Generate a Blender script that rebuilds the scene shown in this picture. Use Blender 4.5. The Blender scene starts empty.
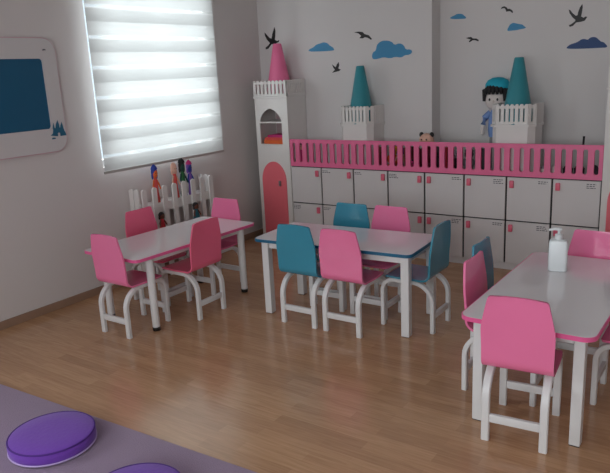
import bpy, bmesh, math, random
from mathutils import Vector, Matrix
random.seed(4)
PI = math.pi
COL = bpy.context.scene.collection
sc = bpy.context.scene

# ---------------------------------------------------------------- materials
def srgb(r, g, b):
    def f(c):
        c /= 255.0
        return c/12.92 if c <= .04045 else ((c+.055)/1.055)**2.4
    return (f(r), f(g), f(b), 1)

def mat(name, col, rough=.5, coat=0, vary=.05, scale=12, bump=0, spec=.5, metal=0, sheen=0):
    m = bpy.data.materials.new(name); m.use_nodes = True
    nt = m.node_tree; b = nt.nodes['Principled BSDF']
    b.inputs['Roughness'].default_value = rough
    b.inputs['Metallic'].default_value = metal
    b.inputs['Specular IOR Level'].default_value = spec
    b.inputs['Coat Weight'].default_value = coat
    b.inputs['Coat Roughness'].default_value = .12
    if sheen: b.inputs['Sheen Weight'].default_value = sheen
    tc = nt.nodes.new('ShaderNodeTexCoord')
    no = nt.nodes.new('ShaderNodeTexNoise'); no.inputs['Scale'].default_value = scale
    no.inputs['Detail'].default_value = 4
    nt.links.new(tc.outputs['Object'], no.inputs['Vector'])
    mx = nt.nodes.new('ShaderNodeMix'); mx.data_type = 'RGBA'
    c = Vector(col[:3])
    mx.inputs['A'].default_value = (*(c*(1-vary)), 1)
    mx.inputs['B'].default_value = (*[min(1, v*(1+vary)) for v in c], 1)
    nt.links.new(no.outputs['Fac'], mx.inputs['Factor'])
    nt.links.new(mx.outputs['Result'], b.inputs['Base Color'])
    if bump:
        bp = nt.nodes.new('ShaderNodeBump'); bp.inputs['Strength'].default_value = bump
        bp.inputs['Distance'].default_value = .01
        nt.links.new(no.outputs['Fac'], bp.inputs['Height'])
        nt.links.new(bp.outputs['Normal'], b.inputs['Normal'])
    return m

M = {}
M['wall'] = mat('wall_paint', srgb(212, 205, 203), .75, vary=.015, scale=3, bump=.03)
M['wall_back'] = mat('wall_paint_back', srgb(216, 211, 210), .75, vary=.015, scale=3, bump=.03)
M['ceiling'] = mat('ceiling_paint', srgb(215, 213, 210), .9, vary=.01)
M['white'] = mat('white_lacquer', srgb(226, 221, 218), .35, vary=.02, scale=5)
M['door_white'] = mat('white_melamine', srgb(214, 208, 208), .4, vary=.02, scale=4)
M['leg'] = mat('white_painted_wood', srgb(222, 220, 220), .35, vary=.03, scale=9)
M['top'] = mat('white_laminate_top', srgb(236, 231, 234), .12, coat=.4, vary=.01, scale=4)
M['pink'] = mat('pink_laminate', srgb(240, 122, 167), .24, coat=.3, vary=.03, scale=6)
M['rose'] = mat('rose_laminate', srgb(242, 108, 142), .24, coat=.3, vary=.03, scale=6)
M['teal'] = mat('teal_laminate', srgb(56, 142, 168), .24, coat=.3, vary=.03, scale=6)
M['pinkedge'] = mat('pink_edging', srgb(232, 96, 152), .35)
M['tealedge'] = mat('blue_edging', srgb(26, 98, 132), .35)
M['fence'] = mat('pink_fence_board', srgb(236, 112, 156), .4, vary=.03)
M['coral'] = mat('coral_door_board', srgb(236, 112, 124), .4, vary=.03)
M['handle'] = mat('pink_plastic', srgb(232, 104, 130), .35)
M['black'] = mat('black_plastic', srgb(22, 22, 24), .45)
M['decal'] = mat('black_vinyl', srgb(28, 24, 26), .5)
M['blue'] = mat('blue_vinyl', srgb(60, 138, 182), .5, vary=.03)
M['navy'] = mat('navy_vinyl', srgb(16, 60, 116), .5, vary=.03)
M['conepink'] = mat('pink_cone', srgb(240, 118, 162), .45, vary=.04)
M['coneteal'] = mat('teal_cone', srgb(50, 140, 152), .42, vary=.04)
M['base'] = mat('baseboard_wood', srgb(150, 120, 100), .5, vary=.08)
M['grey'] = mat('grey_metal', srgb(150, 150, 150), .3, metal=.8)
M['alu'] = mat('blind_bar_metal', srgb(190, 184, 180), .35, metal=.4)
M['boardframe'] = mat('board_frame_plastic', srgb(208, 203, 203), .4, vary=.01)
M['boardpink'] = mat('board_pink_line', srgb(205, 165, 175), .5)
M['boardteal'] = mat('board_teal_surface', srgb(14, 86, 120), .3, vary=.05, scale=3)
M['stick'] = mat('sticker_teal', srgb(30, 100, 130), .5)
M['purple'] = mat('purple_fabric', srgb(112, 58, 172), .8, vary=.05, scale=60, bump=.2, sheen=.2)
M['piping'] = mat('lilac_piping', srgb(190, 165, 215), .6)
M['zip'] = mat('dark_purple_fabric', srgb(78, 36, 130), .8)
M['ink'] = mat('label_ink', srgb(80, 80, 86), .6)
M['bottle'] = mat('bottle_plastic', srgb(236, 242, 244), .25, vary=.01)
M['pump'] = mat('pump_plastic', srgb(225, 228, 230), .3)
M['niche'] = mat('niche_back_board', srgb(190, 165, 168), .6)
for n, c in dict(skin=(232, 190, 165), red=(190, 40, 50), magenta=(200, 40, 120), green=(40, 110, 60), blue2=(40, 60, 150),
                 violet=(120, 80, 170), orange=(225, 105, 50), yellow=(225, 170, 40), brown=(110, 62, 45), maroon=(110, 25, 45),
                 dgrey=(60, 60, 64), lgrey=(150, 150, 155), dgreen=(25, 70, 60), tan=(222, 175, 155), hair=(26, 22, 24),
                 cyan=(20, 165, 190), cream=(225, 215, 210), denim=(120, 150, 205), coralred=(225, 85, 80), dteal=(30, 95, 110)).items():
    M['t_'+n] = mat(n+'_toy', srgb(*c), .7, vary=.08, scale=40, bump=.15)

# laminate floor: strips run along X
def floor_mat():
    m = bpy.data.materials.new('oak_laminate'); m.use_nodes = True
    nt = m.node_tree; N = nt.nodes; L = nt.links; b = N['Principled BSDF']
    tc = N.new('ShaderNodeTexCoord')
    br = N.new('ShaderNodeTexBrick'); L.new(tc.outputs['Object'], br.inputs['Vector'])
    br.offset = .37; br.offset_frequency = 2
    br.inputs['Scale'].default_value = 1
    br.inputs['Brick Width'].default_value = .46; br.inputs['Row Height'].default_value = .066
    br.inputs['Mortar Size'].default_value = .0009; br.inputs['Mortar Smooth'].default_value = .3
    br.inputs['Color1'].default_value = (0, 0, 0, 1); br.inputs['Color2'].default_value = (1, 1, 1, 1)
    br.inputs['Mortar'].default_value = (.2, .2, .2, 1)
    cr = N.new('ShaderNodeValToRGB'); L.new(br.outputs['Color'], cr.inputs['Fac'])
    e = cr.color_ramp.elements
    e[0].color = srgb(178, 137, 104); e[1].color = srgb(193, 152, 117)
    k = e.new(.5); k.color = srgb(186, 144, 110)
    mp = N.new('ShaderNodeMapping'); mp.inputs['Scale'].default_value = (2.5, 38, 1)
    L.new(tc.outputs['Object'], mp.inputs['Vector'])
    no = N.new('ShaderNodeTexNoise'); no.inputs['Scale'].default_value = 2.2; no.inputs['Detail'].default_value = 7
    no.inputs['Distortion'].default_value = .6
    L.new(mp.outputs['Vector'], no.inputs['Vector'])
    gr = N.new('ShaderNodeValToRGB'); L.new(no.outputs['Fac'], gr.inputs['Fac'])
    gr.color_ramp.elements[0].position = .3; gr.color_ramp.elements[0].color = (.84, .81, .77, 1)
    gr.color_ramp.elements[1].position = .7; gr.color_ramp.elements[1].color = (1.05, 1.05, 1.05, 1)
    mx = N.new('ShaderNodeMix'); mx.data_type = 'RGBA'; mx.blend_type = 'MULTIPLY'; mx.inputs['Factor'].default_value = 1
    L.new(cr.outputs['Color'], mx.inputs['A']); L.new(gr.outputs['Color'], mx.inputs['B'])
    L.new(mx.outputs['Result'], b.inputs['Base Color'])
    b.inputs['Roughness'].default_value = .2
    b.inputs['Specular IOR Level'].default_value = .62
    return m
M['floor'] = floor_mat()

def rug_mat():
    m = mat('purple_rug_pile', srgb(142, 118, 144), .95, vary=.12, scale=220, bump=.5, sheen=.3)
    return m
M['rug'] = rug_mat()

def blind_mat():
    # zebra roller blind: bands of dense and sheer fabric, repeating every 0.21 m
    m = bpy.data.materials.new('zebra_blind_fabric'); m.use_nodes = True
    nt = m.node_tree; N = nt.nodes; L = nt.links
    for n in list(N): N.remove(n)
    out = N.new('ShaderNodeOutputMaterial')
    tc = N.new('ShaderNodeTexCoord'); sp = N.new('ShaderNodeSeparateXYZ'); L.new(tc.outputs['Object'], sp.inputs['Vector'])
    a = N.new('ShaderNodeMath'); a.operation = 'SUBTRACT'; a.inputs[0].default_value = 1.872 + .012 + .21*4
    L.new(sp.outputs['Z'], a.inputs[1])
    d = N.new('ShaderNodeMath'); d.operation = 'DIVIDE'; d.inputs[1].default_value = .2105; L.new(a.outputs[0], d.inputs[0])
    f = N.new('ShaderNodeMath'); f.operation = 'FRACT'; L.new(d.outputs[0], f.inputs[0])
    # fraction downwards from the open slit: slit / light / dense grey / white / slit
    tr = N.new('ShaderNodeValToRGB'); tr.color_ramp.interpolation = 'LINEAR'; L.new(f.outputs[0], tr.inputs['Fac'])
    def stops(r, lst):
        e = r.color_ramp.elements
        e[0].position = lst[0][0]; e[0].color = lst[0][1]
        e[1].position = lst[-1][0]; e[1].color = lst[-1][1]
        for p, c in lst[1:-1]:
            k = e.new(p); k.color = c
    g = lambda v: (v, v*.995, v*.97, 1)
    stops(tr, [(0, g(.62)), (.11, g(.62)), (.14, g(.44)), (.28, g(.40)), (.36, g(.36)), (.53, g(.31)), (.56, g(.46)), (.8, g(.50)), (.96, g(.48)), (1, g(.62))])
    op = N.new('ShaderNodeValToRGB'); L.new(f.outputs[0], op.inputs['Fac'])
    stops(op, [(0, g(.34)), (.085, g(.34)), (.10, g(.0)), (1, g(.0))])
    t = N.new('ShaderNodeBsdfTranslucent'); L.new(tr.outputs['Color'], t.inputs['Color'])
    df = N.new('ShaderNodeBsdfDiffuse'); df.inputs['Color'].default_value = (.75, .76, .76, 1)
    m1 = N.new('ShaderNodeMixShader'); m1.inputs[0].default_value = .55
    L.new(t.outputs[0], m1.inputs[1]); L.new(df.outputs[0], m1.inputs[2])
    tp = N.new('ShaderNodeBsdfTransparent')
    m2 = N.new('ShaderNodeMixShader'); L.new(op.outputs['Color'], m2.inputs[0])
    L.new(m1.outputs[0], m2.inputs[1]); L.new(tp.outputs[0], m2.inputs[2])
    L.new(m2.outputs[0], out.inputs['Surface'])
    return m
M['blind'] = blind_mat()

def glass_mat():
    m = bpy.data.materials.new('window_glass'); m.use_nodes = True
    nt = m.node_tree; N = nt.nodes; L = nt.links
    for n in list(N): N.remove(n)
    out = N.new('ShaderNodeOutputMaterial'); tp = N.new('ShaderNodeBsdfTransparent'); gl = N.new('ShaderNodeBsdfGlossy')
    gl.inputs['Roughness'].default_value = .03
    tp.inputs['Color'].default_value = (.94, .97, .97, 1)
    mx = N.new('ShaderNodeMixShader'); mx.inputs[0].default_value = .06
    L.new(tp.outputs[0], mx.inputs[1]); L.new(gl.outputs[0], mx.inputs[2]); L.new(mx.outputs[0], out.inputs['Surface'])
    return m
M['glass'] = glass_mat()

# ---------------------------------------------------------------- mesh helpers
def box(bm, x0, x1, y0, y1, z0, z1, bev=0):
    r = bmesh.ops.create_cube(bm, size=1)
    vs = r['verts']
    bmesh.ops.scale(bm, verts=vs, vec=(x1-x0, y1-y0, z1-z0))
    bmesh.ops.translate(bm, verts=vs, vec=((x0+x1)/2, (y0+y1)/2, (z0+z1)/2))
    if bev:
        es = list({e for v in vs for e in v.link_edges})
        bmesh.ops.bevel(bm, geom=es, offset=bev, segments=2, affect='EDGES', profile=.5)
    return bm

def lathe(bm, prof, c=(0, 0, 0), n=32, sx=1, sy=1):
    rings = []
    for r, z in prof:
        if r < 1e-6: rings.append([bm.verts.new((c[0], c[1], c[2]+z))])
        else: rings.append([bm.verts.new((c[0]+sx*r*math.cos(2*PI*i/n), c[1]+sy*r*math.sin(2*PI*i/n), c[2]+z)) for i in range(n)])
    for a, b in zip(rings, rings[1:]):
        for i in range(n):
            j = (i+1) % n
            if len(a) == 1 and len(b) == 1: continue
            if len(a) == 1: bm.faces.new((a[0], b[j], b[i]))
            elif len(b) == 1: bm.faces.new((a[i], a[j], b[0]))
            else: bm.faces.new((a[i], a[j], b[j], b[i]))
    if len(rings[0]) > 1: bm.faces.new(rings[0][::-1])
    if len(rings[-1]) > 1: bm.faces.new(rings[-1])
    return bm

def ball(bm, c, rx, ry=None, rz=None, seg=16):
    ry = ry or rx; rz = rz or rx
    r = bmesh.ops.create_uvsphere(bm, u_segments=seg, v_segments=max(8, seg//2+2), radius=1)
    bmesh.ops.scale(bm, verts=r['verts'], vec=(rx, ry, rz))
    bmesh.ops.translate(bm, verts=r['verts'], vec=c)
    return bm

def tube(bm, pts, rad, n=10):
    pts = [Vector(p) for p in pts]
    rads = rad if isinstance(rad, (list, tuple)) else [rad]*len(pts)
    rings = []
    up = Vector((0, 0, 1))
    for i, p in enumerate(pts):
        d = (pts[min(i+1, len(pts)-1)]-pts[max(i-1, 0)]).normalized()
        u = up if abs(d.dot(up)) < .95 else Vector((1, 0, 0))
        s = d.cross(u).normalized(); t = s.cross(d)
        rings.append([bm.verts.new(p+rads[i]*(math.cos(2*PI*k/n)*s+math.sin(2*PI*k/n)*t)) for k in range(n)])
    for a, b in zip(rings, rings[1:]):
        for k in range(n): bm.faces.new((a[k], a[(k+1) % n], b[(k+1) % n], b[k]))
    bm.faces.new(rings[0][::-1]); bm.faces.new(rings[-1])
    return bm

def sweep_yz(bm, path, x, hw, ht, bev=.004):
    """rectangular bar of width 2*hw along X following a path in the YZ plane"""
    n = len(path); rings = []
    for i in range(n):
        a = Vector(path[max(i-1, 0)]); b = Vector(path[min(i+1, n-1)])
        d = (b-a).normalized(); nn = Vector((-d.y, d.x)); p = Vector(path[i])
        sec = [(-hw+bev, -ht), (hw-bev, -ht), (hw, -ht+bev), (hw, ht-bev), (hw-bev, ht), (-hw+bev, ht), (-hw, ht-bev), (-hw, -ht+bev)]
        rings.append([bm.verts.new((x+u, p.x+nn.x*w, p.y+nn.y*w)) for u, w in sec])
    for a, b in zip(rings, rings[1:]):
        for k in range(8): bm.faces.new((a[k], a[(k+1) % 8], b[(k+1) % 8], b[k]))
    bm.faces.new(rings[0][::-1]); bm.faces.new(rings[-1])
    return bm

def plate(bm, outline, holes, t, axis='y', at=0):
    """flat board with holes; outline in (u, z), extruded by t along axis starting at `at`"""
    loc = bmesh.new()
    def loop(pts):
        vs = [loc.verts.new((p[0], p[1], 0)) for p in pts]
        return [loc.edges.new((vs[i], vs[(i+1) % len(vs)])) for i in range(len(vs))]
    es = loop(outline)
    for h in holes: es += loop(h)
    bmesh.ops.triangle_fill(loc, use_beauty=True, use_dissolve=False, edges=es)
    bmesh.ops.dissolve_limit(loc, angle_limit=.01, verts=loc.verts, edges=[e for e in loc.edges if len(e.link_faces) == 2])
    r = bmesh.ops.extrude_face_region(loc, geom=list(loc.faces))
    vs = [g for g in r['geom'] if isinstance(g, bmesh.types.BMVert)]
    bmesh.ops.translate(loc, verts=vs, vec=(0, 0, t))
    bmesh.ops.recalc_face_normals(loc, faces=loc.faces)
    vm = {}
    for v in loc.verts:
        u, z, w = v.co
        p = {'y': (u, at+w, z), 'x': (at+w, u, z), 'z': (u, z, at+w)}[axis]
        vm[v] = bm.verts.new(p)
    for f in loc.faces:
        try: bm.faces.new([vm[v] for v in f.verts])
        except ValueError: pass
    loc.free()
    return bm

def rrect(x0, x1, y0, y1, r, n=6):
    out = []
    for cx, cy, a0 in ((x1-r, y1-r, 0), (x0+r, y1-r, 90), (x0+r, y0+r, 180), (x1-r, y0+r, 270)):
        for i in range(n+1):
            a = math.radians(a0+90*i/n); out.append((cx+r*math.cos(a), cy+r*math.sin(a)))
    return out

def obj(name, bm, m, parent=None, smooth=35, kind=None):
    bmesh.ops.recalc_face_normals(bm, faces=bm.faces)
    me = bpy.data.meshes.new(name); bm.to_mesh(me); bm.free()
    me.materials.append(m)
    if smooth:
        me.polygons.foreach_set('use_smooth', [True]*len(me.polygons))
        me.set_sharp_from_angle(angle=math.radians(smooth))
    o = bpy.data.objects.new(name, me); COL.objects.link(o)
    if parent: o.parent = parent
    if kind: o['kind'] = kind
    return o

def thing(name, label, cat, loc=(0, 0, 0), rot=0, group=None):
    o = bpy.data.objects.new(name, None); COL.objects.link(o)
    o.empty_display_size = .1
    o.location = loc; o.rotation_euler = (0, 0, rot)
    o['label'] = label; o['category'] = cat
    if group: o['group'] = group
    return o

def tag(o, label, cat, group=None):
    o['label'] = label; o['category'] = cat
    if group: o['group'] = group
    return o

def B(): return bmesh.new()
def struct(name, bm, m, parent=None, smooth=None):
    return obj(name, bm, m, parent, smooth, None if parent else 'structure')

def dup(root, loc, rot, label, group=None, swap=None):
    r = root.copy(); COL.objects.link(r); r.location = loc; r.rotation_euler = (0, 0, rot)
    r['label'] = label
    if group: r['group'] = group
    def rec(src, dst):
        for ch in list(src.children):
            c = ch.copy(); COL.objects.link(c); c.parent = dst
            if swap and c.data and c.data.materials[0] == swap[0]:
                k = (c.data.name, swap[1].name)
                if k not in CACHE:
                    d = c.data.copy(); d.materials[0] = swap[1]; CACHE[k] = d
                c.data = CACHE[k]
            rec(ch, c)
    rec(root, r)
    return r
CACHE = {}

# ---------------------------------------------------------------- room shell
RX, RY, RZ = 5.0, -6.6, 2.75          # right wall, rear wall, ceiling
YB, YR, XS = .289, .46, 1.771         # back wall, recessed back wall, step position
WY0, WY1, WZ0, WZ1 = -1.69, -.47, .935, 2.35    # window on the left wall
VY0, VY1, VZ0, VZ1 = -5.9, -4.3, .95, 2.35     # second window on the left wall, behind the camera's view
b = B(); box(b, -.2, RX+.2, RY-.2, YR+.2, -.1, 0); struct('floor', b, M['floor'])
b = B(); box(b, -.2, RX+.2, RY-.2, YR+.2, RZ, RZ+.1); struct('ceiling', b, M['ceiling'])
b = B()
plate(b, [(RY-.2, 0), (YR+.2, 0), (YR+.2, RZ), (RY-.2, RZ)],
      [[(WY0, WZ0), (WY1, WZ0), (WY1, WZ1), (WY0, WZ1)], [(VY0, VZ0), (VY1, VZ0), (VY1, VZ1), (VY0, VZ1)]], .2, 'x', -.2)
struct('wall_left', b, M['wall'])
b = B()
box(b, 0, XS, YB, YR+.2, 0, RZ)
struct('wall_back', b, M['wall_back'])
b = B(); box(b, XS, RX, YR, YR+.2, 0, RZ); struct('wall_recess', b, M['wall_back'])
b = B(); box(b, RX, RX+.2, RY-.2, YR+.2, 0, RZ); struct('wall_right', b, M['wall'])
b = B()
RWX0, RWX1 = 1.8, 4.6  # unseen rear opening, added and placed to fill the room from the right
plate(b, [(0, 0), (RX, 0), (RX, RZ), (0, RZ)], [[(RWX0, .9), (RWX1, .9), (RWX1, 2.3), (RWX0, 2.3)]], .2, 'y', RY-.2)
struct('wall_rear', b, M['wall'])
b = B(); box(b, 0, .014, RY, YB, 0, .055, .002); struct('baseboard_left', b, M['base'])
b = B(); box(b, RX-.014, RX, RY, YR, 0, .055, .002); struct('baseboard_right', b, M['base'])

def window(name, ax, a0, a1, z0, z1, depth0, depth1, mull):
    b = B(); w = .05
    def bar(u0, u1, v0, v1):
        if ax == 'x': box(b, depth0, depth1, u0, u1, v0, v1, .004)
        else: box(b, u0, u1, depth0, depth1, v0, v1, .004)
    bar(a0, a0+w, z0, z1); bar(a1-w, a1, z0, z1); bar(a0+w, a1-w, z0, z0+w); bar(a0+w, a1-w, z1-w, z1)
    for m_ in mull: bar(m_-.03, m_+.03, z0+w, z1-w)
    f = struct(name, b, M['leg'])
    g = B(); d = (depth0+depth1)/2
    if ax == 'x': box(g, d-.003, d+.003, a0+w*.6, a1-w*.6, z0+w*.6, z1-w*.6)
    else: box(g, a0+w*.6, a1-w*.6, d-.003, d+.003, z0+w*.6, z1-w*.6)
    obj('pane', g, M['glass'], f, None)
window('window_1', 'x', WY0, WY1, WZ0, WZ1, -.15, -.09, [-1.27, -.80])
window('window_2', 'x', VY0, VY1, VZ0, VZ1, -.15, -.09, [-5.1])
window('rear_fill_window', 'y', RWX0, RWX1, .9, 2.3, RY-.15, RY-.09, [2.75, 3.65])  # added rear window, out of view, lets in the fill light

# zebra blind hanging in front of window_1
bl = thing('window_blind', 'white striped zebra roller blind covering the bright window on the left wall', 'blind', (.085, -1.07, .9))
y0, y1 = -1.745+1.07, -.435+1.07
b = B()
n = 60
vs = [[b.verts.new((0.0, y, z-.9)) for z in [.915+i*(2.44-.915)/n for i in range(n+1)]] for y in (y0, 0, y1)]
for a_, c_ in zip(vs, vs[1:]):
    for i in range(n): b.faces.new((a_[i], c_[i], c_[i+1], a_[i+1]))
fab = obj('fabric', b, M['blind'], bl, None)
# object-space Z of the fabric is measured from the blind's base, so the pattern is shifted to match
for nd in M['blind'].node_tree.nodes:
    if nd.type == 'MATH' and nd.operation == 'SUBTRACT': nd.inputs[0].default_value -= .9
b = B(); box(b, -.009, .009, y0-.005, y1+.005, .001, .021, .004); obj('bottom_bar', b, M['alu'], bl)
b = B(); box(b, -.075, .045, y0-.01, y1+.01, 1.53, 1.62, .008); obj('head_cassette', b, M['white'], bl)

# ---------------------------------------------------------------- board on the left wall
bd = thing('display_board', 'teal display board with rounded pale frame on the left wall', 'board', (0, -2.6, 1.10))
oy = 2.6; oz = -1.10
out = [(y+oy, z+oz) for y, z in rrect(-3.21, -1.985, 1.112, 1.862, .09)]
inn = [(y+oy, z+oz) for y, z in rrect(-3.11, -2.092, 1.268, 1.732, .02, 3)]
b = B(); plate(b, out, [inn], .024, 'x', .002); obj('frame', b, M['boardframe'], bd)
b = B(); out2 = [(y+oy, z+oz) for y, z in rrect(-3.216, -1.979, 1.106, 1.868, .096)]
plate(b, out2, [out], .02, 'x', .002); obj('outer_edging', b, M['boardpink'], bd)
b = B(); out3 = [(y+oy, z+oz) for y, z in rrect(-3.112, -2.090, 1.266, 1.734, .02, 3)]
plate(b, out3, [], .012, 'x', .002); obj('panel', b, M['boardteal'], bd)
cas = [(-2.111,1.222),(-2.092,1.236),(-2.087,1.259),(-2.089,1.271),(-2.078,1.307),(-2.074,1.27),(-2.067,1.269),(-2.059,1.297),(-2.044,1.322),(-2.036,1.295),(-2.034,1.269),(-2.03,1.268),(-2.024,1.285),(-2.013,1.307),(-2.007,1.284),(-2.005,1.266),(-2.001,1.248),(-1.992,1.232),(-1.988,1.212),(-2.029,1.212),(-2.036,1.212),(-2.036,1.232),(-2.045,1.238),(-2.055,1.232),(-2.055,1.212)]
st = B(); plate(st, [(y+oy, z+oz) for y, z in cas], [], .002, 'x', .027)
plate(st, [(-2.108+oy, 1.196+oz), (-2.075+oy, 1.196+oz), (-2.08+oy, 1.206+oz), (-2.1+oy, 1.207+oz)], [], .002, 'x', .027)
s_ = obj('castle_sticker', st, M['stick'], bd, None); s_['label'] = 'small teal castle sticker'
st = B(); plate(st, [(-2.087+oy, 1.783+oz), (-2.058+oy, 1.785+oz), (-2.062+oy, 1.792+oz), (-2.078+oy, 1.793+oz)], [], .002, 'x', .027)
obj('sticker', st, M['ink'], bd, None)

# ---------------------------------------------------------------- wall decals
def chaikin(p):
    o = []
    for i in range(len(p)):
        a, c = Vector(p[i]), Vector(p[(i+1) % len(p)])
        o += [tuple(a.lerp(c, .25)), tuple(a.lerp(c, .75))]
    return o
def decal(name, pts, y, m, label, cat, group, t=.004, soft=True):
    b = B(); plate(b, chaikin(pts) if soft else pts, [], -t, 'y', y+.0006)
    tag(obj(name, b, m, None, None), label, cat, group)
DEC = [
('bird', [(0.075,1.94),(0.098,1.919),(0.132,1.886),(0.155,1.88),(0.167,1.922),(0.195,1.98),(0.202,1.949),(0.197,1.897),(0.19,1.867),(0.219,1.853),(0.241,1.862),(0.236,1.844),(0.198,1.831),(0.147,1.828),(0.108,1.791),(0.079,1.786),(0.076,1.802),(0.111,1.821),(0.132,1.841),(0.1,1.873),(0.079,1.909)], 0, 'black bird wall decal just above the pink cone roof'),
('bird', [(1.049,1.872),(1.096,1.874),(1.134,1.868),(1.152,1.85),(1.194,1.837),(1.223,1.805),(1.216,1.798),(1.181,1.818),(1.156,1.823),(1.132,1.815),(1.102,1.819),(1.121,1.837),(1.095,1.858)], 0, 'black gliding bird decal beside the largest light blue cloud'),
('bird', [(0.814,1.613),(0.838,1.596),(0.852,1.586),(0.864,1.61),(0.884,1.63),(0.888,1.6),(0.876,1.576),(0.903,1.566),(0.886,1.553),(0.839,1.546),(0.811,1.54),(0.831,1.557),(0.842,1.566),(0.827,1.585)], 0, 'small black bird decal below the left light blue cloud'),
('bird', [(1.992,1.762),(2.011,1.766),(2.035,1.768),(2.05,1.755),(2.078,1.753),(2.099,1.741),(2.097,1.729),(2.072,1.739),(2.05,1.741),(2.023,1.727),(2.017,1.736),(2.032,1.748),(2.013,1.754)], 1, 'tiny black bird decal above the doll with the teal beret'),
('bird', [(2.272,1.958),(2.279,1.973),(2.298,1.978),(2.315,1.969),(2.326,1.955),(2.341,1.955),(2.36,1.943),(2.368,1.928),(2.363,1.921),(2.345,1.937),(2.33,1.937),(2.314,1.936),(2.312,1.948),(2.3,1.964),(2.286,1.963)], 1, 'small black bird decal at the top above the teal cone on the right'),
('bird', [(2.777,1.91),(2.788,1.905),(2.807,1.881),(2.83,1.861),(2.841,1.865),(2.844,1.886),(2.854,1.916),(2.87,1.941),(2.874,1.919),(2.87,1.88),(2.866,1.854),(2.884,1.843),(2.896,1.851),(2.909,1.848),(2.904,1.84),(2.893,1.823),(2.868,1.817),(2.833,1.814),(2.812,1.792),(2.79,1.787),(2.783,1.8),(2.802,1.806),(2.823,1.822),(2.829,1.832),(2.809,1.85),(2.785,1.883)], 1, 'large black bird decal with raised wings above the navy cloud'),
('cloud', [(0.56,1.738),(0.579,1.76),(0.616,1.769),(0.655,1.794),(0.695,1.801),(0.732,1.81),(0.773,1.8),(0.799,1.774),(0.829,1.761),(0.844,1.735),(0.825,1.732),(0.714,1.731)], 0, 'small blue cloud decal nearest the pink cone roof'),
('cloud', [(1.22,1.661),(1.229,1.693),(1.262,1.709),(1.268,1.749),(1.299,1.777),(1.349,1.785),(1.41,1.772),(1.436,1.741),(1.483,1.755),(1.523,1.735),(1.537,1.699),(1.585,1.698),(1.599,1.677),(1.575,1.655),(1.529,1.655),(1.498,1.636),(1.445,1.647),(1.395,1.635),(1.333,1.649),(1.27,1.637),(1.23,1.637)], 0, 'large puffy blue cloud decal above the middle teal cone'),
('cloud', [(1.85,1.926),(1.872,1.938),(1.897,1.945),(1.915,1.955),(1.959,1.951),(1.974,1.937),(1.99,1.924),(1.991,1.912),(1.947,1.913),(1.884,1.917)], 1, 'tiny blue cloud decal just right of the wall corner'),
('cloud', [(2.324,1.792),(2.334,1.819),(2.348,1.84),(2.37,1.85),(2.399,1.842),(2.416,1.837),(2.444,1.831),(2.456,1.817),(2.472,1.808),(2.457,1.8),(2.429,1.798),(2.4,1.793),(2.355,1.792)], 1, 'small blue cloud decal above the right teal cone'),
('cloud', [(2.773,1.635),(2.778,1.645),(2.8,1.662),(2.827,1.668),(2.853,1.677),(2.878,1.694),(2.9,1.694),(2.921,1.686),(2.935,1.7),(2.956,1.705),(2.978,1.7),(2.996,1.683),(3.011,1.668),(3.031,1.663),(3.043,1.649),(3.056,1.635),(3.052,1.624),(3.012,1.625),(2.917,1.625),(2.811,1.629)], 1, 'dark navy cloud decal below the large bird on the right')]
for nm, pts, rec, lab in DEC:
    m_ = M['decal'] if nm == 'bird' else (M['navy'] if 'navy' in lab and lab.startswith('dark') else M['blue'])
    decal(nm+'_decal', pts, YR if rec else YB, m_, lab, nm+' decal', nm+' decals on the back wall', soft=(nm == 'cloud'))

# ---------------------------------------------------------------- lockers
LX0, LW = .509, .3314
ZB, ZM, ZT = .054, .392, .729
def locker(k0, label, ytop):
    t = thing('locker_cabinet', label, 'cabinet', (LX0+LW*(k0+2), .14, 0), 0, 'white locker cabinets under the pink fence')
    ox = -LW*2
    b = B()
    box(b, ox+.002, -ox-.002, -.12, ytop-.142, ZB, ZT-.002)
    box(b, ox+.002, -ox-.002, -.128, ytop-.142, .0, ZB-.002)
    obj('carcass', b, M['door_white'], t, None)
    b = B(); box(b, ox+.003, -ox-.003, -.131, -.121, ZB+.004, ZT); s = obj('door_surround', b, M['black'], t, None)
    s['label'] = 'dark gaps around the doors'
    for c in range(4):
        for r in range(2):
            x0 = ox+c*LW; x1 = x0+LW
            z0, z1 = (ZB+.004, ZM-.005) if r == 0 else (ZM+.005, ZT-.006)
            b = B(); box(b, x0+.0068, x1-.0068, -.146, -.132, z0, z1, .002)
            d = obj('door', b, M['door_white'], t, None)
            rightside = (k0 == 0)
            hx = x1-.040 if rightside else x0+.042
            b = B(); box(b, hx-.016, hx+.016, -.166, -.146, z1-.078, z1-.022, .006)
            obj('handle', b, M['handle'], d)
            if k0 == 0 and c == 0 and r == 1: continue
            b = B()
            lx = x0+.014 if rightside else x1-.098
            rnd = random.Random(k0*10+c*3+r)
            for q in range(3 if rnd.random() > .4 else 2):
                zz = z1-.022-q*.0135; xx = lx
                end = lx+rnd.uniform(.055, .084)
                while xx < end:
                    w_ = rnd.uniform(.010, .022); box(b, xx, min(xx+w_, end), -.1466, -.1458, zz-.0028, zz+.0028); xx += w_+.005
            obj('name_label', b, M['ink'], d, None)
    return t
locker(0, 'white locker cabinet beside the pink coral-doored castle tower, handles on the right', YB)
locker(4, 'white locker cabinet at the right end, handles on the left side', YB)

# pink fence board with 36 slots standing on the lockers
b = B(); X0, X1 = LX0+.002, LX0+8*LW-.002
holes = []
for i in range(36):
    cx = LX0+.046+i*.0732; holes.append([(x, z) for x, z in rrect(cx-.0155, cx+.0155, .768, .944, .0154, 4)][::-1])
plate(b, [(X0, .731), (X1, .731), (X1, .974), (X0, .974)], holes, .018, 'y', -.004)
tag(obj('slatted_railing', b, M['fence'], None, None), 'long pink slotted fence board running along the top of the lockers', 'railing')

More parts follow.
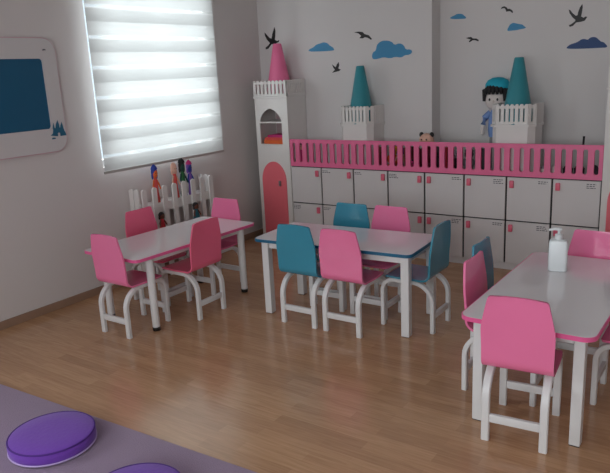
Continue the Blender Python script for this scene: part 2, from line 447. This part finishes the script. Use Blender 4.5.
# ---------------------------------------------------------------- castle pieces
def picket_run(bm, a, c, z0, z1, n, w=.026, t=.012, gap_rail=True):
    a = Vector(a); c = Vector(c); d = (c-a); L_ = d.length; d.normalize(); nrm = Vector((-d.y, d.x))
    def slab(u0, u1, zz0, zz1, tt, pointed=False):
        p = []
        for w_ in (-tt/2, tt/2):
            q = []
            prof = [(u0, zz0), (u1, zz0), (u1, zz1), (u0, zz1)] if not pointed else [(u0, zz0), (u1, zz0), (u1, zz1-.006), ((u0+u1)/2+.006, zz1), ((u0+u1)/2-.006, zz1), (u0, zz1-.006)]
            for u, z in prof:
                P = a+d*u+nrm*w_; q.append(bm.verts.new((P.x, P.y, z)))
            p.append(q)
        m_ = len(p[0])
        bm.faces.new(p[0]); bm.faces.new(p[1][::-1])
        for i in range(m_): bm.faces.new((p[0][i], p[1][i], p[1][(i+1) % m_], p[0][(i+1) % m_]))
    for i in range(n):
        u = w/2+(L_-w)*i/(n-1) if n > 1 else L_/2
        slab(u-w/2, u+w/2, z0, z1, t, True)
    if gap_rail:
        slab(0, L_, z0, z0+.022, t*.8); slab(0, L_, z1-.032, z1-.012, t*.7)

TZ = 1.342
def tower(x0, label, full=True):
    w = .37; y0, y1 = -.012, .285
    t = thing('castle_tower', label, 'cabinet', (x0+w/2, (y0+y1)/2, 0), 0, 'tall white castle towers beside the lockers')
    hw = w/2; hd = (y1-y0)/2
    nx0, nx1 = -.139, .113     # niche
    arch = lambda xa, xb, zb, zs, zt, n=10, pw=1.0: [(xa, zb), (xb, zb)]+[((xa+xb)/2+(xb-xa)/2*math.cos(PI/2*i/n)**pw if i else xb, zs+(zt-zs)*math.sin(PI/2*i/n)) for i in range(n+1)][0:]+[((xa+xb)/2-(xb-xa)/2*math.cos(PI/2*i/n)**pw, zs+(zt-zs)*math.sin(PI/2*i/n)) for i in range(n-1, -1, -1)]
    niche = arch(nx0, nx1, .925, 1.11, 1.25, 10, 1.3)
    b = B(); plate(b, [(-hw, 0), (hw, 0), (hw, TZ), (-hw, TZ)], [niche], .016, 'y', -hd)
    box(b, -hw, -hw+.016, -hd+.0162, hd, 0, TZ); box(b, hw-.016, hw, -hd+.0162, hd, 0, TZ)
    box(b, -hw+.0162, hw-.0162, hd-.01, hd, 0, TZ); box(b, -hw+.0162, hw-.0162, -hd+.0162, hd-.0102, TZ-.016, TZ)
    box(b, -hw+.0162, hw-.0162, -hd+.0162, hd-.0102, 0, .016)
    obj('body', b, M['white'], t, None)
    b = B(); box(b, -hw-.008, hw+.008, -hd-.008, hd+.004, TZ+.0005, TZ+.018, .003); obj('cornice', b, M['white'], t, None)
    b = B(); box(b, nx0-.02, nx1+.02, -hd+.0164, hd-.012, .905, .924); obj('shelf', b, M['white'], t, None)
    b = B(); box(b, nx0+.001, nx1-.001, -hd+.002, hd-.012, 1.118, 1.132); obj('shelf', b, M['white'], t, None)
    b = B(); box(b, nx0-.018, nx1+.018, hd-.016, hd-.011, .93, 1.27); obj('niche_back', b, M['niche'], t, None)
    # arched door
    da = arch(-.143, .135, .055, .585, .765)
    b = B(); plate(b, da, [], .008, 'y', -hd-.0085); d = obj('door', b, M['coral'], t, None)
    b = B(); box(b, .058, .078, -hd-.028, -hd-.0087, .54, .59, .005); h_ = obj('handle', b, M['grey'], d)
    # balustrade
    z0, z1 = TZ+.0185, 1.50
    b = B()
    picket_run(b, (-hw, -hd), (hw, -hd), z0, z1, 9, .027)
    picket_run(b, (hw, -hd+.012), (hw, hd-.006), z0, z1, 8, .027)
    picket_run(b, (-hw, hd-.006), (-hw, -hd+.012), z0, z1, 8, .027)
    obj('balustrade', b, M['white'], t, None)
    return t
tw = tower(.139, 'tall white castle tower with coral arched door, pink cone on top, left of the lockers')
b = B(); lathe(b, [(.125, TZ+.019), (.039, 1.815), (.034, 1.822)], (0, .003, 0), 40); obj('cone_roof', b, M['conepink'], tw, 50)
tower(3.162, 'white castle tower cut off by the photo edge, right of the lockers')
# folded things in the tower niche
def slab_thing(name, x0, x1, y0, y1, z0, z1, m, label, cat, group, bev=.004, rot=0):
    t = B(); box(t, x0, x1, y0, y1, z0, z1, bev)
    tag(obj(name, t, m, None, 40), label, cat, group)
slab_thing('folded_paper_stack', .195, .415, .02, .22, .9245, .962, M['t_orange'], 'orange folder at the bottom of the pile in the tower niche', 'folder', 'folders in the tower niche')
slab_thing('folded_paper_stack', .21, .43, .015, .2, .9625, .985, M['t_coralred'], 'red folder in the middle of the pile in the tower niche', 'folder', 'folders in the tower niche')
slab_thing('folded_paper_stack', .24, .425, .02, .2, .9855, 1.006, M['t_magenta'], 'magenta folder on top of the pile in the tower niche', 'folder', 'folders in the tower niche')

def turret(cx, w, label, conetop=1.588):
    ch = .042; y0, y1 = .05, .284; hw = w/2
    t = thing('castle_turret', label, 'turret', (cx, 0, ZT), 0, 'white turrets with teal cones on the lockers')
    fp = [(-hw+ch, y0), (hw-ch, y0), (hw, y0+ch+.008), (hw, y1), (-hw, y1), (-hw, y0+ch+.008)]
    sc_ = lambda k: [(x*(1+k/hw), y0+(y-y0)*(1)-(k if y < .2 else 0)) for x, y in fp]
    b = B(); plate(b, fp, [], 1.088-ZT-.001, 'z', .001); obj('body', b, M['white'], t, None)
    b = B(); plate(b, sc_(.013), [], .018, 'z', 1.0885-ZT); obj('cornice', b, M['white'], t, None)
    z0, z1 = 1.107-ZT, 1.256-ZT
    b = B()
    picket_run(b, fp[0], fp[1], z0, z1, 7, .024)
    picket_run(b, fp[1], fp[2], z0, z1, 2, .024)
    picket_run(b, fp[2], fp[3], z0, z1, 6, .027)
    picket_run(b, fp[5], fp[0], z0, z1, 2, .024)
    picket_run(b, fp[4], fp[5], z0, z1, 6, .027)
    obj('balustrade', b, M['white'], t, None)
    zb = 1.107-ZT
    b = B(); lathe(b, [(.121, zb), (.034, conetop-ZT-.006), (.029, conetop-ZT)], (0.006, .164, 0), 40); obj('cone_roof', b, M['coneteal'], t, 50)
turret(1.165, .316, 'white picket turret with teal cone, between the pink-coned tower and the wall corner')
turret(2.508, .318, 'white picket turret with teal cone, with the beret doll beside it')

# ---------------------------------------------------------------- chairs
def make_chair(label, m, loc, rot, group):
    t = thing('child_chair', label, 'chair', loc, rot, group)
    def shell(prof, hws, bulge, name):
        # prof: (y, z) points ; hws: half widths ; bulge: backwards sag in the middle
        b = B(); nx = 10; th = .0055
        rows = []
        for side in (1, -1):
            rr = []
            for i, (p, hw, bu) in enumerate(zip(prof, hws, bulge)):
                a = Vector(prof[max(i-1, 0)]); c = Vector(prof[min(i+1, len(prof)-1)])
                d = (c-a).normalized(); nn = Vector((-d.y, d.x))
                row = []
                for k in range(nx+1):
                    u = -1+2*k/nx
                    s = bu*(1-u*u)
                    P = Vector(p)+nn*(side*th)+nn*s
                    row.append(b.verts.new((u*hw, P.x, P.y)))
                rr.append(row)
            rows.append(rr)
        F, K = rows
        n_ = len(prof)
        for i in range(n_-1):
            for k in range(nx):
                b.faces.new((F[i][k], F[i][k+1], F[i+1][k+1], F[i+1][k]))
                b.faces.new((K[i][k], K[i+1][k], K[i+1][k+1], K[i][k+1]))
            b.faces.new((F[i][0], F[i+1][0], K[i+1][0], K[i][0]))
            b.faces.new((F[i][nx], K[i][nx], K[i+1][nx], F[i+1][nx]))
        for i in (0, n_-1):
            for k in range(nx): b.faces.new((F[i][k], K[i][k], K[i][k+1], F[i][k+1]))
        return obj(name, b, m, t, 50)
    # backrest: from the top down to the bend
    bp, bh, bb = [], [], []
    for z, y, hw, s in [(.653, -.1815, .098, .009), (.6515, -.1813, .109, .009), (.648, -.181, .115, .009), (.641, -.180, .1185, .009), (.62, -.179, .1235, .009), (.585, -.176, .1315, .008),
                        (.55, -.173, .139, .007), (.52, -.170, .1445, .006), (.50, -.168, .146, .005), (.47, -.165, .1455, .004), (.42, -.162, .144, .002), (.375, -.161, .1435, .0)]:
        bp.append((y, z)); bh.append(hw); bb.append(-s*-1)
    # the bend is shared between backrest and seat
    R = .048
    for i in range(1, 5):
        a = PI+(PI/2)*i/8; bp.append((-.161+R+R*math.cos(a), .373+R*math.sin(a))); bh.append(.1435); bb.append(0)
    shell(bp, bh, bb, 'backrest')
    sp, sh = [], []
    for i in range(4, 9):
        a = PI+(PI/2)*i/8; sp.append((-.161+R+R*math.cos(a), .373+R*math.sin(a))); sh.append(.1435)
    for y, z, hw in [(-.06, .3245, .1435), (0, .3235, .1435), (.05, .325, .143), (.09, .326, .141), (.117, .325, .137), (.131, .322, .131), (.139, .319, .121), (.143, .317, .106)]:
        sp.append((y, z)); sh.append(hw)
    shell(sp, sh, [0]*len(sp), 'seat')
    # bent side frames: rear leg, arch, front leg in one bar
    path = [(-.172, 0), (-.172, .1), (-.172, .185)]
    for i in range(1, 10):
        a = PI-(PI/2)*i/9; path.append((-.172+.125+.125*math.cos(a), .185+.118*math.sin(a)))
    path += [(0, .303), (.04, .303), (.081, .303)]
    for i in range(1, 8):
        a = PI/2-(PI/2)*i/7; path.append((.081+.077*math.cos(a), .226+.077*math.sin(a)))
    path += [(.158, .12), (.158, 0)]
    for s in (-1, 1):
        b = B(); sweep_yz(b, path, s*.118, .0165, .0125); obj('leg_frame', b, M['leg'], t, 40)
    for yy in (-.172, .158):
        b = B(); box(b, -.1012, .1012, yy-.009, yy+.009, .088, .124, .002); obj('crossbar', b, M['leg'], t, 40)
    return t
W = PI/2
G1, G2, G3 = 'chairs around the pink-edged table by the window', 'chairs around the blue-edged table', 'chairs around the pink-edged table on the right'
c0 = make_chair('pink chair at the left end of the table by the window, nearest the whiteboard side', M['pink'], (.785, -2.183, 0), 0, G1)
rose = dup(c0, (.912, -1.79, 0), W, 'rosy pink chair on the near long side of the table by the window', G1, (M['pink'], M['rose']))
dup(rose, (.537, -1.705, 0), -W, 'rosy pink chair between the window-side table and white picket fence', G1)
dup(c0, (.707, -1.33, 0), PI, 'pink chair at the far end of the window-side table, near the castle tower', G1)
teal = dup(c0, (1.727, -1.505, 0), 0, 'teal chair on the near side of the blue-edged table, left of a pink chair', G2, (M['pink'], M['teal']))
dup(c0, (2.046, -1.503, 0), 0, 'pink chair on the near side of the blue-edged table, back towards the camera', G2)
dup(teal, (1.718, -1.15, 0), PI, 'teal chair on the far side of the blue-edged table, facing the camera', G2)
dup(c0, (2.022, -1.14, 0), PI, 'pink chair on the far side of the blue-edged table, in front of the lockers', G2)
dup(teal, (2.35, -1.296, 0), W, 'dark teal chair side-on at the right end of the blue-edged table', G2)
dup(c0, (3.115, -1.87, 0), -W, 'pink chair on the left side of the right table, in front of a teal chair', G3)
dup(teal, (3.05, -1.582, 0), -W, 'teal chair tucked behind a pink chair at the right table', G3)
dup(c0, (3.283, -2.19, 0), .09, 'pink chair in the foreground at the near end of the right table', G3)
dup(c0, (3.357, -1.325, 0), PI, 'pink chair at the far end of the right table, behind the pump bottle', G3)
dup(c0, (3.665, -1.72, 0), W, 'pink chair on the right side of the right table, mostly cut off', G3)
for o in list(COL.objects):
    if o.get('label', '').startswith('pink chair at the left end'): o['label'] = 'pink chair at the near left end of the table by the window'

# ---------------------------------------------------------------- tables
def table(label, loc, rot, LX, LY, h, edge, legk, ix, iy, edge_label, cr=.035, lh=.025, ixr=None):
    ixr = ixr or ix
    t = thing('classroom_table', label, 'table', loc, rot, 'white-topped classroom tables')
    th = .02; e = .0045
    b = B(); plate(b, rrect(e, LX-e, e, LY-e, cr, 8), [], th, 'z', h-th); top = obj('tabletop', b, M['top'], t, None)
    b = B(); plate(b, rrect(0, LX, 0, LY, cr+e, 8), [rrect(e, LX-e, e, LY-e, cr, 8)], th-.001, 'z', h-th); s = obj('edging', b, edge, top, 40)
    s['label'] = edge_label
    ht = h-th-.0005
    for x in (ix, LX-ixr):
        for y in (iy, LY-iy):
            b = B()
            if legk == 'round':
                lathe(b, [(.024, .0255), (.0255, ht-.03), (.0255, ht)], (x, y, 0), 24); l = obj('leg', b, M['leg'], t, 40)
                b = B(); lathe(b, [(.022, 0), (.0245, .003), (.0245, .025)], (x, y, 0), 24); obj('foot_cap', b, M['black'], l, 40)
            else:
                box(b, x-lh, x+lh, y-lh, y+lh, .004, ht, .003); l = obj('leg', b, M['leg'], t, None)
                b = B(); box(b, x-.02, x+.02, y-.02, y+.02, 0, .0045); obj('foot_pad', b, M['t_dgrey'], l, None)
    b = B(); w = .009; hh = .045 if legk != 'round' else .03
    r = .026 if legk != 'round' else .027
    for y in (iy, LY-iy): box(b, ix+r, LX-ixr-r, y-w, y+w, ht-hh, ht-.001)
    for x in (ix, LX-ixr): box(b, x-w, x+w, iy+r, LY-iy-r, ht-hh, ht-.001)
    obj('apron', b, M['leg'], t, None)
    return t
table('white table with pink edge and round legs below the window', (.455, -2.2943, 0), math.radians(-2.03), .540, 1.115, .5037, M['pinkedge'], 'round', .041, .133, 'pink edging')
table('white table with blue edge and square legs, in the middle', (1.355, -1.6371, 0), math.radians(3.15), 1.1033, .5084, .52, M['tealedge'], 'square', .075, .050, 'blue edging', ixr=.048)
table('white table with pink edge and square legs, in the right foreground', (3.0287, -2.3089, 0), math.radians(-.57), .5527, 1.1206, .5147, M['pinkedge'], 'square', .068, .085, 'pink edging', .05, .022)

# ---------------------------------------------------------------- soap bottle
t = thing('pump_bottle', 'white pump bottle of hand sanitizer on the right table', 'bottle', (3.238, -1.49, .5152), math.radians(12))
b = B()
prev = None
secs = [(0, .040, .030), (.004, .045, .034), (.145, .045, .034), (.158, .040, .030), (.164, .022, .020)]
rings = []
for z, a, c in secs:
    rings.append([b.verts.new((x, y, z)) for x, y in rrect(-a, a, -c, c, min(a, c)*.45, 3)])
for p, q in zip(rings, rings[1:]):
    for i in range(len(p)): b.faces.new((p[i], p[(i+1) % len(p)], q[(i+1) % len(p)], q[i]))
b.faces.new(rings[0][::-1]); b.faces.new(rings[-1]); obj('body', b, M['bottle'], t, 40)
b = B(); lathe(b, [(.019, .1645), (.019, .188), (.012, .190), (.007, .192), (.007, .212)], (0, 0, 0), 20)
tube(b, [(.012, 0, .214), (-.02, 0, .216), (-.048, 0, .209)], [.010, .008, .006]); ball(b, (0, 0, .215), .017, .014, .009)
obj('pump', b, M['pump'], t, 40)

# ---------------------------------------------------------------- picket fence below the window
t = thing('picket_fence', 'low white picket fence standing against the wall below the window', 'fence', (.1, -1.095, 0))
FX, FY0, FY1, FZ = .07, -.396, .397, .742
b = B()
def pick(px, py, ax):
    # a flat picket with a rounded head
    w = .040; pts = [(-w/2-.003, 0), (w/2+.003, 0), (w/2+.003, FZ-.02)]+[((w/2+.003)*math.cos(a), FZ-.02+.020*math.sin(a)) for a in [PI*i/8 for i in range(1, 8)]]+[(-w/2-.003, FZ-.02)]
    if ax == 'x': plate(b, [(py+u, z) for u, z in pts], [], .014, 'x', px)
    else: plate(b, [(px+u, z) for u, z in pts], [], .014, 'y', py)
ys = [FY0+.02+i*(FY1-FY0-.04)/7 for i in range(8)]
for y in ys: pick(FX-.014, y, 'x')
for x in (-.060, -.003):
    pick(x, FY0-.002, 'y'); pick(x, FY1-.012, 'y')
obj('pickets', b, M['white'], t, 40)
for z in (.15, .535):
    b = B(); box(b, FX-.029, FX-.0145, FY0+.014, FY1-.014, z, z+.075, .003)
    box(b, -.095, FX-.03, FY0+.014, FY0+.026, z, z+.045, .003); box(b, -.095, FX-.03, FY1-.026, FY1-.014, z, z+.045, .003)
    obj('rail', b, M['white'], t, None)
b = B(); box(b, -.084, FX-.031, FY0+.0275, FY1-.0275, .592, .604); obj('shelf', b, M['white'], t, None)

# toys -------------------------------------------------------------
def doll(name, label, loc, h, body, head='t_skin', hair='t_hair', hat=None, rot=0, cat='doll', group=None, wide=1.0):
    t = thing(name, label, cat, loc, rot, group); k = h
    b = B(); lathe(b, [(.0, 0), (.20*k*wide, .0), (.21*k*wide, .04*k), (.15*k*wide, .30*k), (.10*k, .55*k), (.07*k, .66*k), (.0, .68*k)], (0, 0, 0), 18, 1, .75)
    obj('dress', b, M[body], t, 50)
    b = B(); ball(b, (0, 0, .79*k), .13*k, .12*k, .14*k); ball(b, (0, -.125*k, .775*k), .02*k)
    for s in (-1, 1):
        tube(b, [(s*.08*k, 0, .60*k), (s*.17*k, -.03*k, .47*k), (s*.19*k, -.09*k, .36*k)], [.04*k, .035*k, .03*k], 8)
    obj('head', b, M[head], t, 60)
    b = B(); ball(b, (0, .02*k, .82*k), .145*k, .125*k, .15*k)
    for s in (-1, 1): ball(b, (s*.12*k, .02*k, .72*k), .045*k, .05*k, .09*k, 10)
    obj('hair', b, M[hair], t, 60)
    b = B()
    for s in (-1, 1): ball(b, (s*.045*k, -.115*k, .80*k), .014*k, .01*k, .018*k, 8)
    obj('eyes', b, M['black'], t, 60)
    if hat:
        b = B(); lathe(b, [(.15*k, .90*k), (.12*k, .96*k), (.04*k, 1.02*k), (0, 1.03*k)], (0, .01*k, 0), 16); obj('hat', b, M[hat], t, 60)
    return t
WR = W   # wall toys look into the room (+X)
def slim(o, k=.62):
    o.scale = (k, k, 1); return o
FG = 'dolls at the picket fence below the window'
slim(doll('toy_doll', 'doll with blue hat and orange-red clothes standing on the picket fence shelf', (.118, -1.30, .6045), .30, 't_coralred', 't_orange', 't_blue2', 't_blue2', WR, group=FG, wide=.75))
slim(doll('toy_doll', 'doll in coral pink behind the picket fence, left of the green doll', (.118, -1.088, .6045), .305, 't_coralred', 't_tan', 't_tan', None, WR, group=FG, wide=.75))
slim(doll('toy_doll', 'green doll with black hair standing behind the picket fence', (.120, -1.0, .6045), .312, 't_green', 't_dgreen', 't_hair', 't_hair', WR, group=FG, wide=.7))
slim(doll('toy_doll', 'smaller purple doll with magenta hat, right of the green doll', (.118, -.914, .6045), .285, 't_violet', 't_blue2', 't_violet', 't_magenta', WR, group=FG, wide=.7))
b_ = doll('toy_doll', 'doll in red dress leaning on the front of the picket fence', (.215, -1.36, .3762), .18, 't_red', 't_brown', 't_hair', None, WR, group=FG)
b_ = doll('toy_doll', 'doll in dark teal dress on the front of the picket fence', (.215, -.975, .3762), .185, 't_dteal', 't_brown', 't_hair', None, WR, group=FG, wide=1.1)
# little ledge carrying the two front dolls
b = B(); box(b, FX+.0005, FX+.085, FY0+.05, FY1-.10, .360, .376, .002); obj('ledge', b, M['white'], t, None)

# beret doll behind the right turret
t = thing('beret_doll', 'crocheted doll with teal beret and black hair beside the right turret', 'doll', (2.283, .366, ZT+.001), math.radians(0)); t.scale = (1.12, 1.0, 1.125)
b = B(); lathe(b, [(0, 0), (.048, 0), (.052, .02), (.045, .15), (.042, .22), (.0, .225)], (0, 0, 0), 16, 1, .7); obj('trousers', b, M['t_lgrey'], t, 50)
b = B(); lathe(b, [(0, .224), (.048, .224), (.055, .27), (.052, .36), (.035, .41), (0, .42)], (0, 0, 0), 16, 1, .8)
for s in (-1, 1): tube(b, [(s*.04, 0, .395), (s*.075, -.01, .36), (s*.085, -.02, .31)], [.022, .024, .020], 10)
obj('sweater', b, M['t_denim'], t, 50)
b = B(); ball(b, (0, 0, .485), .078, .072, .078, 24); ball(b, (0, -.071, .475), .008)
obj('head', b, M['t_cream'], t, 60)
for s in (-1, 1):
    b = B(); tube(b, [(s*.086, -.022, .305), (s*.088, -.03, .26)], [.014, .012], 10); ball(b, (s*.088, -.031, .25), .016); obj('hand', b, M['t_cream'], t, 60)
b = B(); ball(b, (0, .020, .508), .086, .070, .076, 20)
for i in range(9):
    a = -1.35+2.7*i/8; x = .083*math.sin(a); y = -.074*math.cos(a)
    tube(b, [(x*.7, y*.8, .575), (x, y-.004, .55), (x*1.02, y-.006, .522 if 1 < i < 7 else .475)], [.018, .017, .009], 8)
obj('hair', b, M['t_hair'], t, 60)
b = B(); lathe(b, [(0, .548), (.078, .550), (.086, .565), (.085, .592), (.070, .617), (.036, .634), (0, .638)], (.008, .0, 0), 24, 1, .88); obj('beret', b, M['t_cyan'], t, 60)
b = B()
for s in (-1, 1): ball(b, (s*.028, -.069, .487), .007, .005, .010, 8)
obj('eyes', b, M['black'], t, 60)

# toys on the lockers behind the pink fence
SG = 'toys behind the pink fence on the lockers'
zt = ZT+.0005
doll('toy_doll', 'doll in magenta dress with black hair behind the left end of the pink fence', (.575, .085, zt), .215, 't_magenta', 't_skin', 't_hair', group=SG, wide=.8)
def bear(name, label, x, y, s, m1, m2, ears=None, cat='soft toy'):
    t = thing(name, label, cat, (x, y, zt), 0, SG)
    b = B(); ball(b, (0, 0, .095*s), .062*s, .055*s, .095*s)
    for q in (-1, 1):
        ball(b, (q*.055*s, -.02*s, .12*s), .022*s, .024*s, .05*s); ball(b, (q*.038*s, -.06*s, .03*s), .028*s, .045*s, .028*s)
    obj('body', b, M[m1], t, 60)
    b = B(); ball(b, (0, 0, .225*s), .058*s, .052*s, .055*s); ball(b, (0, -.05*s, .212*s), .024*s, .02*s, .018*s); obj('head', b, M[m2], t, 60)
    b = B()
    for q in (-1, 1): ball(b, (q*.042*s, 0, .268*s), .019*s, .012*s, .021*s)
    obj('ears', b, M[ears or m2], t, 60)
    b = B()
    for q in (-1, 1): ball(b, (q*.02*s, -.05*s, .236*s), .006*s)
    ball(b, (0, -.071*s, .217*s), .007*s); obj('face', b, M['black'], t, 60)
def blocks(label, x, w, h, m, y=.09, d=.1, cat='book', name='toy_book'):
    t = thing(name, label, cat, (x, y, zt), 0, SG)
    b = B(); box(b, -w/2, w/2, -d/2, d/2, 0, h, .003); obj('cover', b, M[m], t, None)
    b = B(); box(b, -w/2+.004, w/2-.004, -d/2+.004, d/2+.002, h-.002, h+.0015); obj('pages', b, M['t_cream'], t, None)
bear('soft_toy', 'brown bear soft toy behind the pink fence, just right of the middle turret', 1.395, .10, .66, 't_maroon', 't_brown')
bear('soft_toy', 'orange-brown soft toy behind the pink fence', 1.49, .13, .66, 't_orange', 't_yellow')
doll('toy_doll', 'purple doll behind the pink fence beside the orange-brown toy', (1.575, .09, zt), .20, 't_violet', 't_skin', 't_violet', group=SG, wide=.8)
blocks('dark book standing behind the pink fence, left of the tan soft toy', 1.655, .05, .19, 't_brown')
bear('soft_toy', 'tan soft toy with black ears poking above the pink fence', 1.785, .15, 1.06, 't_maroon', 't_tan', 't_hair')
doll('toy_doll', 'small doll in maroon dress behind the pink fence, below the tan soft toy', (1.708, .030, zt), .10, 't_maroon', 't_magenta', 't_hair', group=SG, wide=.8)
bear('soft_toy', 'black soft toy with grey head behind the pink fence', 1.905, .10, .70, 't_hair', 't_dgrey')
blocks('dark red book standing behind the pink fence', 1.985, .035, .20, 't_red')
bear('soft_toy', 'dark grey soft toy behind the pink fence, right of the red book', 2.06, .10, .62, 't_hair', 't_lgrey')
bear('soft_toy', 'light grey soft toy behind the pink fence', 2.155, .13, .62, 't_lgrey', 't_dgrey')
blocks('dark green book standing behind the pink fence, left of the right turret', 2.245, .03, .19, 't_dgreen')
blocks('black book standing behind the pink fence against the right turret', 2.289, .036, .2, 't_dgrey')
def pot(label, x, r, h, m, y=.08, fill=None, stick=False, cat='cup', name='toy_cup'):
    t = thing(name, label, cat, (x, y, zt), 0, SG)
    b = B(); lathe(b, [(r*.8, 0), (r, h), (r*.9, h), (r*.72, .008), (0, .008)], (0, 0, 0), 20); obj('cup', b, M[m], t, 40)
    if fill:
        b = B(); ball(b, (0, 0, h), r*.85, r*.85, r*.6); obj('filling', b, M[fill], t, 60)
    if stick:
        b = B(); tube(b, [(0.0, 0, .012), (.012, .01, .17), (.018, .01, .295)], [.005, .006, .008], 8); obj('stick', b, M['t_hair'], t, 60)
pot('white cup behind the pink fence, right of the right turret', 2.755, .038, .06, 't_cream', fill='t_lgrey')
pot('white cup behind the pink fence, second from the right turret', 2.834, .038, .065, 't_cream', fill='t_cream')
pot('black pot behind the pink fence, third from the right tower', 2.912, .036, .065, 't_hair', fill='t_hair')
pot('black pot with a thin stick rising above the pink fence', 2.99, .036, .07, 't_hair', fill='t_maroon', stick=True)
pot('dark grey pot behind the right end of the pink fence', 3.085, .036, .075, 't_dgrey', fill='t_dgrey')

# ---------------------------------------------------------------- rug and cushions
b = B(); plate(b, [(.02, -3.178), (3.9, -3.008), (3.9, -5.4), (.02, -5.4)], [], .008, 'z', .0005)
tag(obj('rug', b, M['rug'], None, None), 'muted purple rug on the wooden floor in the front left corner', 'rug')
def cushion(x, y, rot, label):
    t = thing('floor_cushion', label, 'cushion', (x, y, .009), rot, 'round purple floor cushions')
    R_ = .185; hz = .062
    b = B(); lathe(b, [(0, .001), (R_*.9, .001), (R_*.975, .006), (R_, .014), (R_*1.008, hz*.5), (R_, hz-.010), (R_*.975, hz-.003), (R_*.93, hz+.001), (R_*.5, hz+.006), (0, hz+.007)], (0, 0, 0), 64)
    c = obj('cover', b, M['purple'], t, 60)
    for z, m, nm in ((hz-.004, M['zip'], 'top_seam'), (.010, M['piping'], 'lower_piping')):
        b = B(); ring = []
        n = 64
        for i in range(n):
            a = 2*PI*i/n; rr = R_*.985 if z > .03 else R_*1.0
            ring.append([b.verts.new(((rr+.004*math.cos(q))*math.cos(a), (rr+.004*math.cos(q))*math.sin(a), z+.004*math.sin(q))) for q in [2*PI*k/8 for k in range(8)]])
        for i in range(n):
            for k in range(8): b.faces.new((ring[i][k], ring[(i+1) % n][k], ring[(i+1) % n][(k+1) % 8], ring[i][(k+1) % 8]))
        obj(nm, b, m, t, 60)
cushion(1.567, -3.365, .3, 'round purple floor cushion with pale piping, shown whole on the rug')
cushion(2.225, -3.465, 1.1, 'round purple floor cushion cut off by the bottom of the photo')

# ---------------------------------------------------------------- camera
C = Vector((4.0109, -4.816, 1.55788))
r_ = Vector((.82414, .56428, -.0488)); u_ = Vector((-.09945, .229, .96833)); f_ = Vector((-.55759, .79319, -.24485))
cam = bpy.data.cameras.new('camera'); co = bpy.data.objects.new('camera', cam); COL.objects.link(co)
co.matrix_world = Matrix(((r_.x, u_.x, -f_.x, C.x), (r_.y, u_.y, -f_.y, C.y), (r_.z, u_.z, -f_.z, C.z), (0, 0, 0, 1)))
cam.sensor_fit = 'HORIZONTAL'; cam.sensor_width = 36; cam.lens = 649.77/610*36
cam.clip_start = .05
sc.camera = co

# ---------------------------------------------------------------- light
def area(name, loc, rot, sx, sy, e, col=(1, 1, 1), spread=180):
    l = bpy.data.lights.new(name, 'AREA'); l.shape = 'RECTANGLE'; l.size = sx; l.size_y = sy
    l.energy = e; l.color = col; l.spread = math.radians(spread)
    o = bpy.data.objects.new(name, l); COL.objects.link(o); o.location = loc; o.rotation_euler = rot
    return o
# daylight entering two windows; the unseen rear one is added as fill (area lights point along -Z of the light)
area('daylight_and_fill', (-.32, (WY0+WY1)/2, (WZ0+WZ1)/2), (0, -W, 0), 1.8, 1.6, 52, (.94, .98, 1))
area('daylight_and_fill', (-.32, (VY0+VY1)/2, (VZ0+VZ1)/2), (0, -W, 0), 1.5, 1.7, 62, (.95, .97, 1))
area('daylight_and_fill', ((RWX0+RWX1)/2, RY-.32, 1.6), (W, 0, 0), 2.9, 1.5, 88, (.98, .99, 1))  # fill light outside the added rear window
w = bpy.data.worlds.new('sky'); sc.world = w; w.use_nodes = True
bg = w.node_tree.nodes['Background']; bg.inputs['Color'].default_value = (.75, .86, 1, 1); bg.inputs['Strength'].default_value = 1.2

sc.view_settings.view_transform = 'Standard'; sc.view_settings.look = 'None'
sc.view_settings.gamma = 1; sc.view_settings.use_curve_mapping = False
sc.view_settings.exposure = .1
